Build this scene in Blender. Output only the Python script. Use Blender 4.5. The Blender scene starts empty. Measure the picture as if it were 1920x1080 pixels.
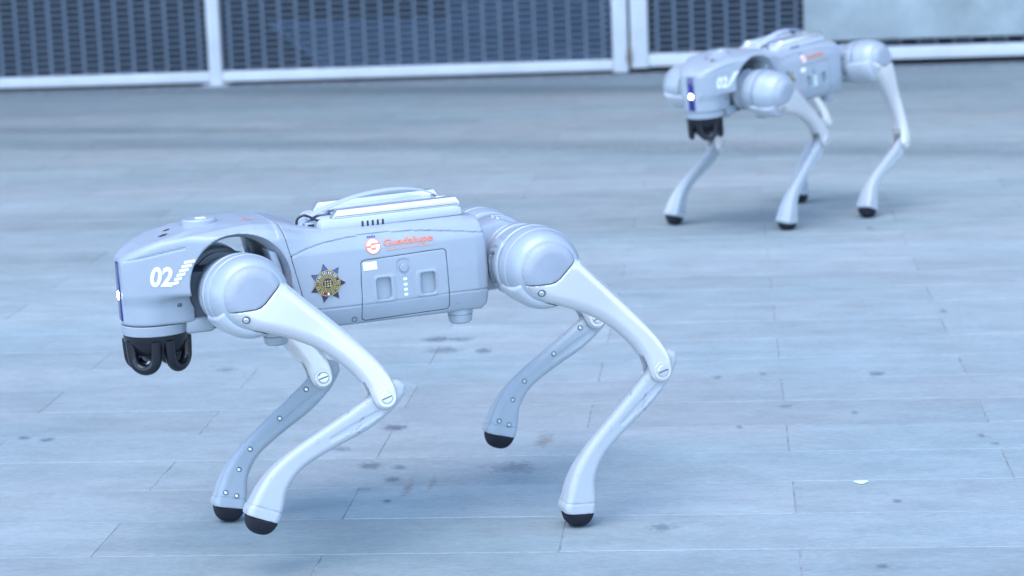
import bpy, bmesh, math, random
import numpy as np
from mathutils import Matrix, Vector
from mathutils.bvhtree import BVHTree
from mathutils.geometry import tessellate_polygon

scene = bpy.context.scene
COL = scene.collection
random.seed(7)
R = math.radians

# ------------------------------------------------------------------ camera
CAM_F = 4486.0                      # focal length in pixels of a 1920 px wide picture
cam_d = bpy.data.cameras.new('camera')
cam = bpy.data.objects.new('camera', cam_d)
COL.objects.link(cam)
cam_d.sensor_width = 36.0
cam_d.lens = CAM_F / 1920 * 36.0
cam_d.clip_start = 0.05
cam_d.clip_end = 500
cam.matrix_world = (Matrix.Translation((0, 0, 0.87527)) @ Matrix.Rotation(0.0937, 4, 'Z')
                    @ Matrix.Rotation(math.pi / 2 - 0.18025, 4, 'X') @ Matrix.Rotation(-0.03852, 4, 'Z'))
cam_d.dof.use_dof = True
cam_d.dof.focus_distance = 3.02
cam_d.dof.aperture_fstop = 7.2
scene.camera = cam

# ------------------------------------------------------------------ sky, sun, exposure
SUN_AZ, SUN_EL = R(205), R(66)      # azimuth clockwise from +Y
world = bpy.data.worlds.new('World')
scene.world = world
world.use_nodes = True
wn = world.node_tree.nodes
wl = world.node_tree.links
sky = wn.new('ShaderNodeTexSky')
sky.sky_type = 'NISHITA'
sky.sun_disc = False
sky.sun_elevation = SUN_EL
sky.sun_rotation = SUN_AZ
sky.ozone_density = 4.2
sky.air_density = 1.0
sky.dust_density = 0.6
wl.new(sky.outputs[0], wn['Background'].inputs[0])
wn['Background'].inputs[1].default_value = 0.15
sun_d = bpy.data.lights.new('sun', 'SUN')
sun_d.energy = 0.5
sun_d.angle = R(50)
sun_d.color = (1.0, 0.97, 0.94)
sun = bpy.data.objects.new('sun', sun_d)
COL.objects.link(sun)
sdir = Vector((math.sin(SUN_AZ) * math.cos(SUN_EL), math.cos(SUN_AZ) * math.cos(SUN_EL), math.sin(SUN_EL)))
sun.rotation_euler = (-sdir).to_track_quat('-Z', 'Y').to_euler()
scene.view_settings.view_transform = 'Standard'
scene.view_settings.look = 'None'
scene.view_settings.gamma = 1.0
scene.view_settings.exposure = 1.93

# ------------------------------------------------------------------ materials
def mat(name, base, rough=0.5, metal=0.0, coat=0.0, emit=None, estr=0.0, var=0.0, vscale=30.0, bump=0.0, bscale=300.0, rvar=0.0):
    m = bpy.data.materials.new(name)
    m.use_nodes = True
    nt = m.node_tree
    b = nt.nodes['Principled BSDF']
    b.inputs['Base Color'].default_value = (*base, 1)
    b.inputs['Roughness'].default_value = rough
    b.inputs['Metallic'].default_value = metal
    b.inputs['Coat Weight'].default_value = coat
    b.inputs['Coat Roughness'].default_value = 0.15
    if emit:
        b.inputs['Emission Color'].default_value = (*emit, 1)
        b.inputs['Emission Strength'].default_value = estr
    if var or rvar or bump:
        tc = nt.nodes.new('ShaderNodeTexCoord')
        n = nt.nodes.new('ShaderNodeTexNoise')
        n.inputs['Scale'].default_value = vscale
        n.inputs['Detail'].default_value = 5
        n.inputs['Roughness'].default_value = 0.65
        nt.links.new(tc.outputs['Object'], n.inputs['Vector'])
        if var:
            r = nt.nodes.new('ShaderNodeMapRange')
            r.inputs[1].default_value = 0.25
            r.inputs[2].default_value = 0.75
            r.inputs[3].default_value = 1 - var
            r.inputs[4].default_value = 1 + var
            nt.links.new(n.outputs['Fac'], r.inputs[0])
            mx = nt.nodes.new('ShaderNodeVectorMath')
            mx.operation = 'SCALE'
            mx.inputs[0].default_value = base
            nt.links.new(r.outputs[0], mx.inputs['Scale'])
            nt.links.new(mx.outputs[0], b.inputs['Base Color'])
        if rvar:
            r2 = nt.nodes.new('ShaderNodeMapRange')
            r2.inputs[1].default_value = 0.3
            r2.inputs[2].default_value = 0.7
            r2.inputs[3].default_value = rough - rvar
            r2.inputs[4].default_value = rough + rvar
            nt.links.new(n.outputs['Fac'], r2.inputs[0])
            nt.links.new(r2.outputs[0], b.inputs['Roughness'])
        if bump:
            n2 = nt.nodes.new('ShaderNodeTexNoise')
            n2.inputs['Scale'].default_value = bscale
            n2.inputs['Detail'].default_value = 3
            nt.links.new(tc.outputs['Object'], n2.inputs['Vector'])
            bp = nt.nodes.new('ShaderNodeBump')
            bp.inputs['Strength'].default_value = bump
            bp.inputs['Distance'].default_value = 0.001
            nt.links.new(n2.outputs['Fac'], bp.inputs['Height'])
            nt.links.new(bp.outputs[0], b.inputs['Normal'])
    return m

M = {
    'shell': mat('shell_paint', (0.335, 0.37, 0.405), 0.42, coat=0.2, var=0.06, vscale=22, rvar=0.08),
    'motor': mat('motor_paint', (0.375, 0.415, 0.45), 0.42, metal=0.2, coat=0.08, var=0.03, vscale=14, rvar=0.02),
    'cap': mat('cap_paint', (0.33, 0.355, 0.395), 0.45, coat=0.05, var=0.08, vscale=30, rvar=0.1),
    'white': mat('silver_paint', (0.75, 0.725, 0.715), 0.36, metal=0.55, coat=0.15, var=0.02, vscale=18),
    'calf_cover': mat('calf_cover_plastic', (0.355, 0.395, 0.425), 0.42, var=0.05, vscale=40),
    'guard': mat('guard_plastic', (0.46, 0.48, 0.50), 0.38, coat=0.2, var=0.03),
    'tray': mat('tray_plastic', (0.50, 0.53, 0.58), 0.4, var=0.04, vscale=40),
    'alu': mat('brushed_aluminium', (0.86, 0.86, 0.88), 0.36, metal=0.85, var=0.05, vscale=60),
    'steel': mat('screw_steel', (0.75, 0.75, 0.76), 0.3, metal=0.8),
    'dark': mat('dark_plastic', (0.02, 0.023, 0.03), 0.4),
    'chassis': mat('chassis_dark_grey', (0.10, 0.115, 0.14), 0.5, var=0.1),
    'rubber': mat('black_rubber', (0.006, 0.007, 0.014), 0.8, var=0.3, vscale=80, bump=0.3),
    'lidar': mat('black_gloss_plastic', (0.006, 0.007, 0.012), 0.28),
    'lidar_core': mat('lidar_window', (0.010, 0.016, 0.032), 0.12),
    'face': mat('face_glass', (0.008, 0.02, 0.16), 0.12, coat=0.5),
    'led': mat('face_led', (0.9, 0.85, 1.0), 0.3, emit=(0.86, 0.78, 1.0), estr=5.0),
    'green': mat('battery_led', (0.4, 0.9, 0.6), 0.3, emit=(0.55, 1.0, 0.72), estr=0.5),
    'orange': mat('orange_print', (0.88, 0.22, 0.10), 0.5),
    'orange_pale': mat('pale_orange_print', (0.72, 0.36, 0.28), 0.5),
    'print': mat('white_print', (0.88, 0.87, 0.84), 0.4),
    'navy': mat('navy_print', (0.008, 0.014, 0.075), 0.3, coat=0.4),
    'blue_print_sheen': mat('blue_print_sheen', (0.03, 0.085, 0.28), 0.3, coat=0.4),
    'gold': mat('gold_print', (0.50, 0.37, 0.10), 0.32, metal=0.35, var=0.35, vscale=420),
    'silver': mat('silver_print', (0.52, 0.50, 0.47), 0.32, metal=0.3, var=0.3, vscale=420),
    'red': mat('red_print', (0.5, 0.015, 0.04), 0.4),
    'dkgreen': mat('green_print', (0.01, 0.16, 0.10), 0.4),
    'brown': mat('brown_print', (0.07, 0.045, 0.03), 0.4),
    'strap': mat('strap_webbing', (0.42, 0.46, 0.56), 0.7, bump=0.3, bscale=900),
    'frame': mat('white_steel_frame', (0.62, 0.63, 0.63), 0.5, var=0.10, vscale=9),
    'mesh': mat('expanded_mesh_paint', (0.10, 0.13, 0.165), 0.5, var=0.15, vscale=4),
    'panel': mat('pale_sheet', (0.37, 0.41, 0.41), 0.65, var=0.28, vscale=5),
    'hinge': mat('rusty_hinge', (0.16, 0.13, 0.10), 0.7, var=0.3, vscale=40),
    'blocker_wall': mat('blocker_grey', (0.07, 0.09, 0.12), 0.8, var=0.15, vscale=1.2),
    'lit_floor_patch': mat('blue_lit_floor', (0.25, 0.36, 0.55), 0.5, var=0.35, vscale=1.8),
}
# scuffs on the calves: thin worn streaks
def calf_material():
    m = mat('calf_paint', (0.42, 0.44, 0.455), 0.4, coat=0.1)
    nt = m.node_tree
    b = nt.nodes['Principled BSDF']
    tc = nt.nodes.new('ShaderNodeTexCoord')
    mp = nt.nodes.new('ShaderNodeMapping')
    mp.inputs['Scale'].default_value = (190, 60, 32)
    n = nt.nodes.new('ShaderNodeTexNoise')
    n.inputs['Scale'].default_value = 1.0
    n.inputs['Detail'].default_value = 4
    n.inputs['Roughness'].default_value = 0.7
    r = nt.nodes.new('ShaderNodeValToRGB')
    r.color_ramp.elements[0].position = 0.635
    r.color_ramp.elements[1].position = 0.68
    r.color_ramp.elements[0].color = (0.42, 0.44, 0.455, 1)
    r.color_ramp.elements[1].color = (0.20, 0.21, 0.25, 1)
    nt.links.new(tc.outputs['Object'], mp.inputs[0])
    nt.links.new(mp.outputs[0], n.inputs['Vector'])
    nt.links.new(n.outputs['Fac'], r.inputs[0])
    nt.links.new(r.outputs[0], b.inputs['Base Color'])
    return m
M['calf'] = calf_material()

def stone_material():
    m = bpy.data.materials.new('paving_stone')
    m.use_nodes = True
    nt = m.node_tree
    N, L = nt.nodes, nt.links
    b = N['Principled BSDF']
    b.inputs['Specular IOR Level'].default_value = 0.35
    geo = N.new('ShaderNodeNewGeometry')
    oi = N.new('ShaderNodeObjectInfo')
    def noise(scale, vec=(1, 1, 1), detail=5, rough=0.6):
        mp = N.new('ShaderNodeMapping')
        mp.inputs['Scale'].default_value = vec
        L.new(geo.outputs['Position'], mp.inputs[0])
        n = N.new('ShaderNodeTexNoise')
        n.inputs['Scale'].default_value = scale
        n.inputs['Detail'].default_value = detail
        n.inputs['Roughness'].default_value = rough
        L.new(mp.outputs[0], n.inputs['Vector'])
        return n.outputs['Fac']
    def rng(v, a, b_, c, d):
        r = N.new('ShaderNodeMapRange')
        r.inputs[1].default_value, r.inputs[2].default_value = a, b_
        r.inputs[3].default_value, r.inputs[4].default_value = c, d
        L.new(v, r.inputs[0])
        return r.outputs[0]
    def mul(a, c):
        x = N.new('ShaderNodeMath')
        x.operation = 'MULTIPLY'
        L.new(a, x.inputs[0])
        L.new(c, x.inputs[1])
        return x.outputs[0]
    tone = rng(oi.outputs['Random'], 0, 1, 0.94, 1.05)
    band = rng(noise(1.0, (0.28, 1.5, 1), 4), 0.35, 0.65, 0.90, 1.06)       # broad dirt along the rows
    mott = rng(noise(16.0, (0.45, 1, 1), 7, 0.75), 0.3, 0.7, 0.83, 1.12)
    grit = rng(noise(170.0, (0.4, 1, 1), 5, 0.8), 0.3, 0.75, 0.82, 1.12)
    pits = rng(noise(420.0, (0.6, 1, 1), 2), 0.66, 0.72, 1.0, 0.72)
    v = mul(mul(mul(tone, band), mul(mott, grit)), pits)
    hue = N.new('ShaderNodeMix')
    hue.data_type = 'RGBA'
    hue.inputs[6].default_value = (0.336, 0.366, 0.360, 1)
    hue.inputs[7].default_value = (0.290, 0.354, 0.354, 1)
    L.new(rng(noise(2.3, (0.5, 1, 1), 4), 0.35, 0.65, 0, 1), hue.inputs[0])
    sc = N.new('ShaderNodeVectorMath')
    sc.operation = 'SCALE'
    L.new(hue.outputs[2], sc.inputs[0])
    L.new(v, sc.inputs['Scale'])
    L.new(sc.outputs[0], b.inputs['Base Color'])
    L.new(rng(noise(9.0), 0.3, 0.7, 0.62, 0.82), b.inputs['Roughness'])
    bp = N.new('ShaderNodeBump')
    bp.inputs['Strength'].default_value = 0.35
    bp.inputs['Distance'].default_value = 0.0015
    L.new(noise(230.0, (0.6, 1, 1), 5, 0.7), bp.inputs['Height'])
    L.new(bp.outputs[0], b.inputs['Normal'])
    return m
M['stone'] = stone_material()
M['grout'] = mat('pale_grout', (0.27, 0.29, 0.30), 0.85, var=0.7, vscale=26)
M['asphalt'] = mat('dark_asphalt', (0.030, 0.040, 0.055), 0.8, var=0.2, vscale=3)

def stain_material(name, colr, strength, scale=(1, 1, 1)):
    m = bpy.data.materials.new(name)
    m.use_nodes = True
    nt = m.node_tree
    N, L = nt.nodes, nt.links
    b = N['Principled BSDF']
    b.inputs['Base Color'].default_value = (*colr, 1)
    b.inputs['Roughness'].default_value = 0.6
    tc = N.new('ShaderNodeTexCoord')
    ln = N.new('ShaderNodeVectorMath')
    ln.operation = 'LENGTH'
    L.new(tc.outputs['Object'], ln.inputs[0])
    geo = N.new('ShaderNodeNewGeometry')
    n = N.new('ShaderNodeTexNoise')
    n.inputs['Scale'].default_value = 110
    n.inputs['Detail'].default_value = 4
    L.new(geo.outputs['Position'], n.inputs['Vector'])
    ad = N.new('ShaderNodeMath')
    ad.operation = 'MULTIPLY_ADD'
    ad.inputs[1].default_value = 1.9
    L.new(n.outputs['Fac'], ad.inputs[0])
    L.new(ln.outputs['Value'], ad.inputs[2])
    r = N.new('ShaderNodeMapRange')
    r.inputs[1].default_value, r.inputs[2].default_value = 1.15, 1.75
    r.inputs[3].default_value, r.inputs[4].default_value = strength, 0.0
    L.new(ad.outputs[0], r.inputs[0])
    L.new(r.outputs[0], b.inputs['Alpha'])
    return m
M['stain'] = stain_material('dark_spill', (0.08, 0.12, 0.17), 0.45)
M['stain_soft'] = stain_material('faint_spill', (0.13, 0.17, 0.21), 0.35)
M['stain_purple'] = stain_material('purple_spill', (0.12, 0.10, 0.17), 0.5)
M['rust'] = stain_material('rust_mark', (0.30, 0.21, 0.15), 0.30)

# ------------------------------------------------------------------ object helpers
def link(name, data, m=None, parent=None, mx=None):
    o = bpy.data.objects.new(name, data)
    COL.objects.link(o)
    if parent is not None:
        o.parent = parent
    if mx is not None:
        o.matrix_basis = mx
    if m is not None and data is not None and not data.materials:
        data.materials.append(M[m])
    return o

def tag(o, label=None, cat=None, group=None, kind=None):
    if label: o['label'] = label
    if cat: o['category'] = cat
    if group: o['group'] = group
    if kind: o['kind'] = kind
    return o

def mesh_from(name, verts, faces, smooth=False, sharp=None):
    me = bpy.data.meshes.new(name)
    me.from_pydata([tuple(map(float, v)) for v in verts], [], [tuple(map(int, f)) for f in faces])
    if smooth:
        me.shade_smooth()
        if sharp is not None:
            me.set_sharp_from_angle(angle=R(sharp))
    return me

def bm_mesh(name, bm, smooth=False, sharp=35):
    bmesh.ops.recalc_face_normals(bm, faces=bm.faces)
    me = bpy.data.meshes.new(name)
    bm.to_mesh(me)
    bm.free()
    if smooth:
        me.shade_smooth()
        me.set_sharp_from_angle(angle=R(sharp))
    return me

def box_mesh(name, lo, hi, bev=0.0, seg=2):
    bm = bmesh.new()
    bmesh.ops.create_cube(bm, size=1)
    for v in bm.verts:
        v.co = Vector([(lo[i] + hi[i]) / 2 + v.co[i] * (hi[i] - lo[i]) for i in range(3)])
    if bev:
        bmesh.ops.bevel(bm, geom=bm.edges[:], offset=bev, segments=seg, profile=0.5, affect='EDGES')
    return bm_mesh(name, bm, bool(bev), 50)

def prism_mesh(name, pts, y0, y1, bev=0.0):     # pts in (x,z), extruded along y
    bm = bmesh.new()
    a = [bm.verts.new((p[0], y0, p[1])) for p in pts]
    f = bm.faces.new(a)
    r = bmesh.ops.extrude_face_region(bm, geom=[f])
    for v in r['geom']:
        if isinstance(v, bmesh.types.BMVert):
            v.co.y = y1
    if bev:
        bmesh.ops.bevel(bm, geom=bm.edges[:], offset=bev, segments=2, profile=0.5, affect='EDGES')
    return bm_mesh(name, bm, bool(bev), 40)

def lathe_mesh(name, prof, axis='y', seg=64, centre=(0, 0, 0), sharp=30):   # prof: (along, radius)
    vs, fs = [], []
    n = len(prof)
    for k in range(seg):
        a = 2 * math.pi * k / seg
        for (t, r) in prof:
            c, s = r * math.cos(a), r * math.sin(a)
            p = (c, t, s) if axis == 'y' else ((c, s, t) if axis == 'z' else (t, c, s))
            vs.append([p[i] + centre[i] for i in range(3)])
    for k in range(seg):
        for i in range(n - 1):
            a, b_ = k * n + i, ((k + 1) % seg) * n + i
            fs.append((a, a + 1, b_ + 1, b_))
    bm = bmesh.new()
    bv = [bm.verts.new(v) for v in vs]
    for f in fs:
        try: bm.faces.new([bv[i] for i in f])
        except ValueError: pass
    bmesh.ops.remove_doubles(bm, verts=bm.verts, dist=1e-6)
    return bm_mesh(name, bm, True, sharp)

def tube_mesh(name, pts, rad, seg=8, flat=None):   # swept tube; flat=(half width along y, half thickness) gives a ribbon
    pts = [Vector(p) for p in pts]
    vs, fs = [], []
    up = Vector((0, 1, 0))
    for i, p in enumerate(pts):
        t = (pts[min(i + 1, len(pts) - 1)] - pts[max(i - 1, 0)]).normalized()
        s = up if abs(t.dot(up)) < 0.95 else Vector((1, 0, 0))
        b_ = t.cross(s).normalized()
        s = b_.cross(t).normalized()
        for k in range(seg):
            a = 2 * math.pi * (k + 0.5) / seg
            if flat:
                ca, sa = math.cos(a), math.sin(a)
                q = s * (flat[0] * math.copysign(abs(ca) ** 0.35, ca)) + b_ * (flat[1] * math.copysign(abs(sa) ** 0.35, sa))
            else:
                q = (s * math.cos(a) + b_ * math.sin(a)) * rad
            vs.append(p + q)
    n = len(pts)
    for i in range(n - 1):
        for k in range(seg):
            fs.append((i * seg + k, i * seg + (k + 1) % seg, (i + 1) * seg + (k + 1) % seg, (i + 1) * seg + k))
    fs.append(tuple(range(seg)))
    fs.append(tuple((n - 1) * seg + k for k in range(seg))[::-1])
    bm = bmesh.new()
    bv = [bm.verts.new(v) for v in vs]
    for f in fs: bm.faces.new([bv[i] for i in f])
    return bm_mesh(name, bm, True, 50)

def catmull(pts, n=8):
    P = [np.array(p, float) for p in pts]
    P = [2 * P[0] - P[1]] + P + [2 * P[-1] - P[-2]]
    out = []
    for i in range(1, len(P) - 2):
        for k in range(n):
            t = k / n
            out.append(0.5 * ((2 * P[i]) + (-P[i-1] + P[i+1]) * t + (2*P[i-1] - 5*P[i] + 4*P[i+1] - P[i+2]) * t*t + (-P[i-1] + 3*P[i] - 3*P[i+1] + P[i+2]) * t**3))
    out.append(P[-2])
    return [tuple(map(float, p)) for p in out]

# ------------------------------------------------------------------ solid modelling on a grid (signed distance + surface nets)
def poly_sd(px, pz, pts):
    px, pz = np.broadcast_arrays(px, pz)
    d = np.full(px.shape, 1e9, np.float32)
    inside = np.zeros(px.shape, bool)
    n = len(pts)
    for i in range(n):
        ax, az = pts[i]
        bx, bz = pts[(i + 1) % n]
        ex, ez = bx - ax, bz - az
        wx, wz = px - ax, pz - az
        t = np.clip((wx * ex + wz * ez) / (ex * ex + ez * ez + 1e-12), 0, 1)
        d = np.minimum(d, (wx - ex * t) ** 2 + (wz - ez * t) ** 2)
        c = ((az <= pz) & (bz > pz)) | ((bz <= pz) & (az > pz))
        with np.errstate(divide='ignore', invalid='ignore'):
            xi = ax + (pz - az) / (ez if ez != 0 else 1e-12) * ex
        inside ^= c & (px < xi)
    d = np.sqrt(d)
    return np.where(inside, -d, d).astype(np.float32)

def line_d(px, pz, pts, closed=False):
    px, pz = np.broadcast_arrays(px, pz)
    d = np.full(px.shape, 1e9, np.float32)
    m = len(pts) if closed else len(pts) - 1
    for i in range(m):
        ax, az = pts[i]
        bx, bz = pts[(i + 1) % len(pts)]
        ex, ez = bx - ax, bz - az
        t = np.clip(((px - ax) * ex + (pz - az) * ez) / (ex * ex + ez * ez + 1e-12), 0, 1)
        d = np.minimum(d, (px - ax - ex * t) ** 2 + (pz - az - ez * t) ** 2)
    return np.sqrt(d)

def rint(a, b, r):       # intersection with a round edge
    return np.minimum(np.maximum(a + r, b + r), 0) + np.hypot(np.maximum(a + r, 0), np.maximum(b + r, 0)) - r

def smin(a, b, k):
    h = np.clip(0.5 + 0.5 * (b - a) / k, 0, 1)
    return b * (1 - h) + a * h - k * h * (1 - h)

def rrect(px, pz, cx, cz, hx, hz, r):
    qx, qz = np.abs(px - cx) - hx + r, np.abs(pz - cz) - hz + r
    return np.minimum(np.maximum(qx, qz), 0) + np.hypot(np.maximum(qx, 0), np.maximum(qz, 0)) - r

def sinterp(x, xs, ys):      # interpolation with the corners smoothed out
    t = np.linspace(xs[0], xs[-1], 400)
    y = np.interp(t, xs, ys)
    for _ in range(3):
        y = np.convolve(np.pad(y, 22, mode='edge'), np.ones(45) / 45, mode='valid')
    return np.interp(x, t, y)

def sstep(a, b, x):
    t = np.clip((x - a) / (b - a), 0, 1)
    return t * t * (3 - 2 * t)

def grid(lo, hi, h):
    ax = [np.arange(lo[i], hi[i] + h, h, dtype=np.float32) for i in range(3)]
    return ax[0][:, None, None], ax[1][None, :, None], ax[2][None, None, :]

def nets(name, F, lo, h, sharp=40):
    F = np.ascontiguousarray(F, dtype=np.float32)
    S = F < 0
    nx, ny, nz = F.shape
    cnt = np.zeros((nx - 1, ny - 1, nz - 1), np.uint8)
    for dx in (0, 1):
        for dy in (0, 1):
            for dz in (0, 1):
                cnt += S[dx:nx - 1 + dx, dy:ny - 1 + dy, dz:nz - 1 + dz]
    act = (cnt > 0) & (cnt < 8)
    I, J, K = np.nonzero(act)
    idx = np.full(act.shape, -1, np.int32)
    idx[I, J, K] = np.arange(len(I))
    acc = np.zeros((len(I), 3))
    num = np.zeros(len(I))
    cs = [(a, b_, c) for a in (0, 1) for b_ in (0, 1) for c in (0, 1)]
    for a in cs:
        for ax in range(3):
            if a[ax]: continue
            b_ = list(a); b_[ax] = 1
            fa = F[I + a[0], J + a[1], K + a[2]].astype(np.float64)
            fb = F[I + b_[0], J + b_[1], K + b_[2]].astype(np.float64)
            m = (fa < 0) != (fb < 0)
            t = np.where(m, fa / np.where(m, fa - fb, 1), 0)
            for c in range(3):
                acc[:, c] += np.where(m, a[c] + (t if c == ax else 0), 0)
            num += m
    V = (acc / num[:, None] + np.stack([I, J, K], 1)) * h + np.array(lo)
    Q = []
    for ax in range(3):
        sl0 = [slice(1, n - 1) for n in F.shape]; sl1 = list(sl0)
        sl0[ax] = slice(0, F.shape[ax] - 1); sl1[ax] = slice(1, F.shape[ax])
        a, b_ = S[tuple(sl0)], S[tuple(sl1)]
        ii = np.stack(np.nonzero(a != b_), 1)
        fl = a[tuple(ii.T)]
        off = np.ones(3, int); off[ax] = 0
        base = ii + off
        u, w = (ax + 1) % 3, (ax + 2) % 3
        def at(du, dw):
            q = base.copy(); q[:, u] -= du; q[:, w] -= dw
            return idx[q[:, 0], q[:, 1], q[:, 2]]
        q = np.stack([at(1, 1), at(0, 1), at(0, 0), at(1, 0)], 1)
        q[~fl] = q[~fl][:, ::-1]
        Q.append(q)
    Q = np.concatenate(Q)
    Q = Q[(Q >= 0).all(1)]
    me = bpy.data.meshes.new(name)
    me.vertices.add(len(V)); me.vertices.foreach_set('co', V.astype(np.float32).ravel())
    me.loops.add(Q.size); me.loops.foreach_set('vertex_index', Q.astype(np.int32).ravel())
    me.polygons.add(len(Q))
    me.polygons.foreach_set('loop_start', np.arange(0, Q.size, 4, dtype=np.int32))
    me.update(calc_edges=True)
    me.shade_smooth()
    if sharp: me.set_sharp_from_angle(angle=R(sharp))
    return me

def mirrored(me):
    c = me.copy()
    co = np.empty(len(c.vertices) * 3, np.float32)
    c.vertices.foreach_get('co', co)
    co[1::3] *= -1
    c.vertices.foreach_set('co', co)
    c.flip_normals()
    c.update()
    return c

# ------------------------------------------------------------------ pavement
TL, TW = 0.607, 0.1635
ROW0, JX = 2.917, -0.227           # a row joint and a cross joint
base = mesh_from('pavement', [(-60, -40, -0.0011), (60, -40, -0.0011), (60, 9.72, -0.0011), (-60, 9.72, -0.0011)], [(0, 1, 2, 3)])
pavement = tag(link('pavement', base, 'grout'), kind='structure')

def tile_geo(bm, cx, cy, z=0.0, tx=0.0, ty=0.0, gap=0.0009, l=TL, w=TW):
    a, b_, c = l / 2 - gap, w / 2 - gap, 0.0009
    lv = [(-a, -b_, -0.02), (a, -b_, -0.02), (a, b_, -0.02), (-a, b_, -0.02),
          (-a, -b_, -c), (a, -b_, -c), (a, b_, -c), (-a, b_, -c),
          (-a + c, -b_ + c, 0), (a - c, -b_ + c, 0), (a - c, b_ - c, 0), (-a + c, b_ - c, 0)]
    v = [bm.verts.new((cx + p[0], cy + p[1], z + p[2] + tx * p[0] + ty * p[1])) for p in lv]
    for f in ((8, 9, 10, 11), (4, 5, 9, 8), (5, 6, 10, 9), (6, 7, 11, 10), (7, 4, 8, 11), (0, 1, 5, 4), (1, 2, 6, 5), (2, 3, 7, 6), (3, 0, 4, 7)):
        bm.faces.new([v[i] for i in f])

tile_vars = []
for k in range(6):
    bm = bmesh.new()
    tile_geo(bm, 0, 0, 0, random.uniform(-1, 1) * 0.0009, random.uniform(-1, 1) * 0.0014, random.choice((0.0005, 0.0008, 0.0012)))
    tile_vars.append(bm_mesh('paving_tile', bm))
rest = bmesh.new()
cells = []
for r in range(-26, 40):
    cy = ROW0 + (r + 0.5) * TW
    if cy > 9.36 - TW / 2: break
    off = JX if r % 2 == 0 else JX + TL / 2
    for c in range(-13, 13):
        cells.append((off + (c + 0.5) * TL, cy))
def in_view(x, y):
    left = -0.93 - (y - 2.8) * 0.318
    right = 0.34 + (y - 2.8) * 0.125
    return 2.65 < y and left - 0.30 < x < right + 0.30
near = sorted([c for c in cells if in_view(*c)], key=lambda c: c[1])[:298]
nearset = set(near)
for (x, y) in cells:
    if (x, y) in nearset:
        o = link('paving_tile', random.choice(tile_vars), 'stone', pavement, Matrix.Translation((x, y, random.uniform(-0.0004, 0.0004))))
    else:
        tile_geo(rest, x, y, random.uniform(-0.0004, 0.0004), random.uniform(-1, 1) * 0.0008, random.uniform(-1, 1) * 0.0014)
tag(link('paving_tiles_beyond', bm_mesh('paving_tiles_beyond', rest), 'stone', pavement), kind='stuff')

# spills and marks on the stone (x, y, half width, half depth)
def blotch(name, x, y, hx, hy, m, seed, z=0.0022):
    rr = random.Random(seed)
    n = 20
    pts = [(math.cos(2 * math.pi * k / n), math.sin(2 * math.pi * k / n), 0) for k in range(n)]
    me = mesh_from(name, pts + [(0, 0, 0)], [(k, (k + 1) % n, n) for k in range(n)])
    o = link(name, me, m, pavement, Matrix.Translation((x, y, z)) @ Matrix.Rotation(rr.uniform(-0.25, 0.25), 4, 'Z') @ Matrix.Diagonal((hx * 1.35, hy * 1.35, 1, 1)))
    return o
SP = [(-0.49, 3.278, 0.015, 0.015), (-0.535, 3.358, 0.022, 0.019), (-0.488, 3.346, 0.013, 0.011), (-0.592, 3.459, 0.016, 0.013),
      (-0.525, 3.225, 0.015, 0.011), (-0.482, 3.162, 0.008, 0.007), (-1.111, 3.561, 0.01, 0.011), (-1.069, 3.548, 0.013, 0.014),
      (-0.516, 4.17, 0.034, 0.028), (-0.447, 4.155, 0.016, 0.023), (-0.543, 4.271, 0.03, 0.025), (-0.498, 4.267, 0.025, 0.024),
      (-0.888, 4.042, 0.019, 0.018), (0.231, 3.914, 0.017, 0.012), (0.174, 2.837, 0.011, 0.009), (0.076, 3.691, 0.012, 0.011),
      (0.046, 3.925, 0.007, 0.01), (0.004, 3.559, 0.006, 0.009), (0.183, 3.64, 0.007, 0.009), (0.361, 3.479, 0.007, 0.01),
      (0.377, 3.433, 0.009, 0.009), (0.213, 3.13, 0.007, 0.007), (0.311, 5.425, 0.008, 0.023), (0.391, 4.436, 0.007, 0.015),
      (-0.03, 3.903, 0.009, 0.01), (-1.02, 5.5, 0.012, 0.02), (-0.95, 4.6, 0.012, 0.014)]
for i, s in enumerate(SP):
    blotch('stain', *s, 'stain' if i not in (3, 4, 8, 11, 12, 15, 20) else 'stain_soft', i, 0.0022 + 0.0002 * (i % 5))
blotch('stain', -0.529, 3.592, 0.022, 0.021, 'stain_purple', 90)
blotch('stain', -0.319, 3.333, 0.040, 0.036, 'stain_soft', 91)
blotch('stain', -0.100, 3.019, 0.020, 0.018, 'stain_soft', 92)
blotch('stain', -0.62, 3.50, 0.030, 0.016, 'stain_soft', 93, 0.0034)
M['grime'] = stain_material('broad_grime', (0.12, 0.16, 0.19), 0.22)
for i, (gx, gy, gw, gh) in enumerate(((-1.2, 7.30, 2.6, 0.17), (-2.3, 7.95, 1.0, 0.13), (0.5, 6.75, 1.3, 0.12), (-0.9, 8.9, 2.2, 0.20))):
    blotch('grime', gx, gy, gw, gh, 'grime', 200, 0.0026 + 0.0002 * i)
def mark(x, y, hx, hy, skew, seed):
    me = mesh_from('rust_mark', [(-1, -1, 0), (1, -1, 0), (1, 1, 0), (-1, 1, 0)], [(0, 1, 2, 3)])
    mm = Matrix.Identity(4); mm[0][1] = skew
    link('rust_mark', me, 'rust', pavement, Matrix.Translation((x, y, 0.0024)) @ Matrix.Diagonal((hx, hy, 1, 1)) @ mm)
mark(-0.289, 3.492, 0.019, 0.067, 0.1, 1)
mark(-0.462, 3.235, 0.010, 0.075, 0.15, 2)
mark(-0.430, 3.250, 0.006, 0.060, 0.15, 3)

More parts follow.
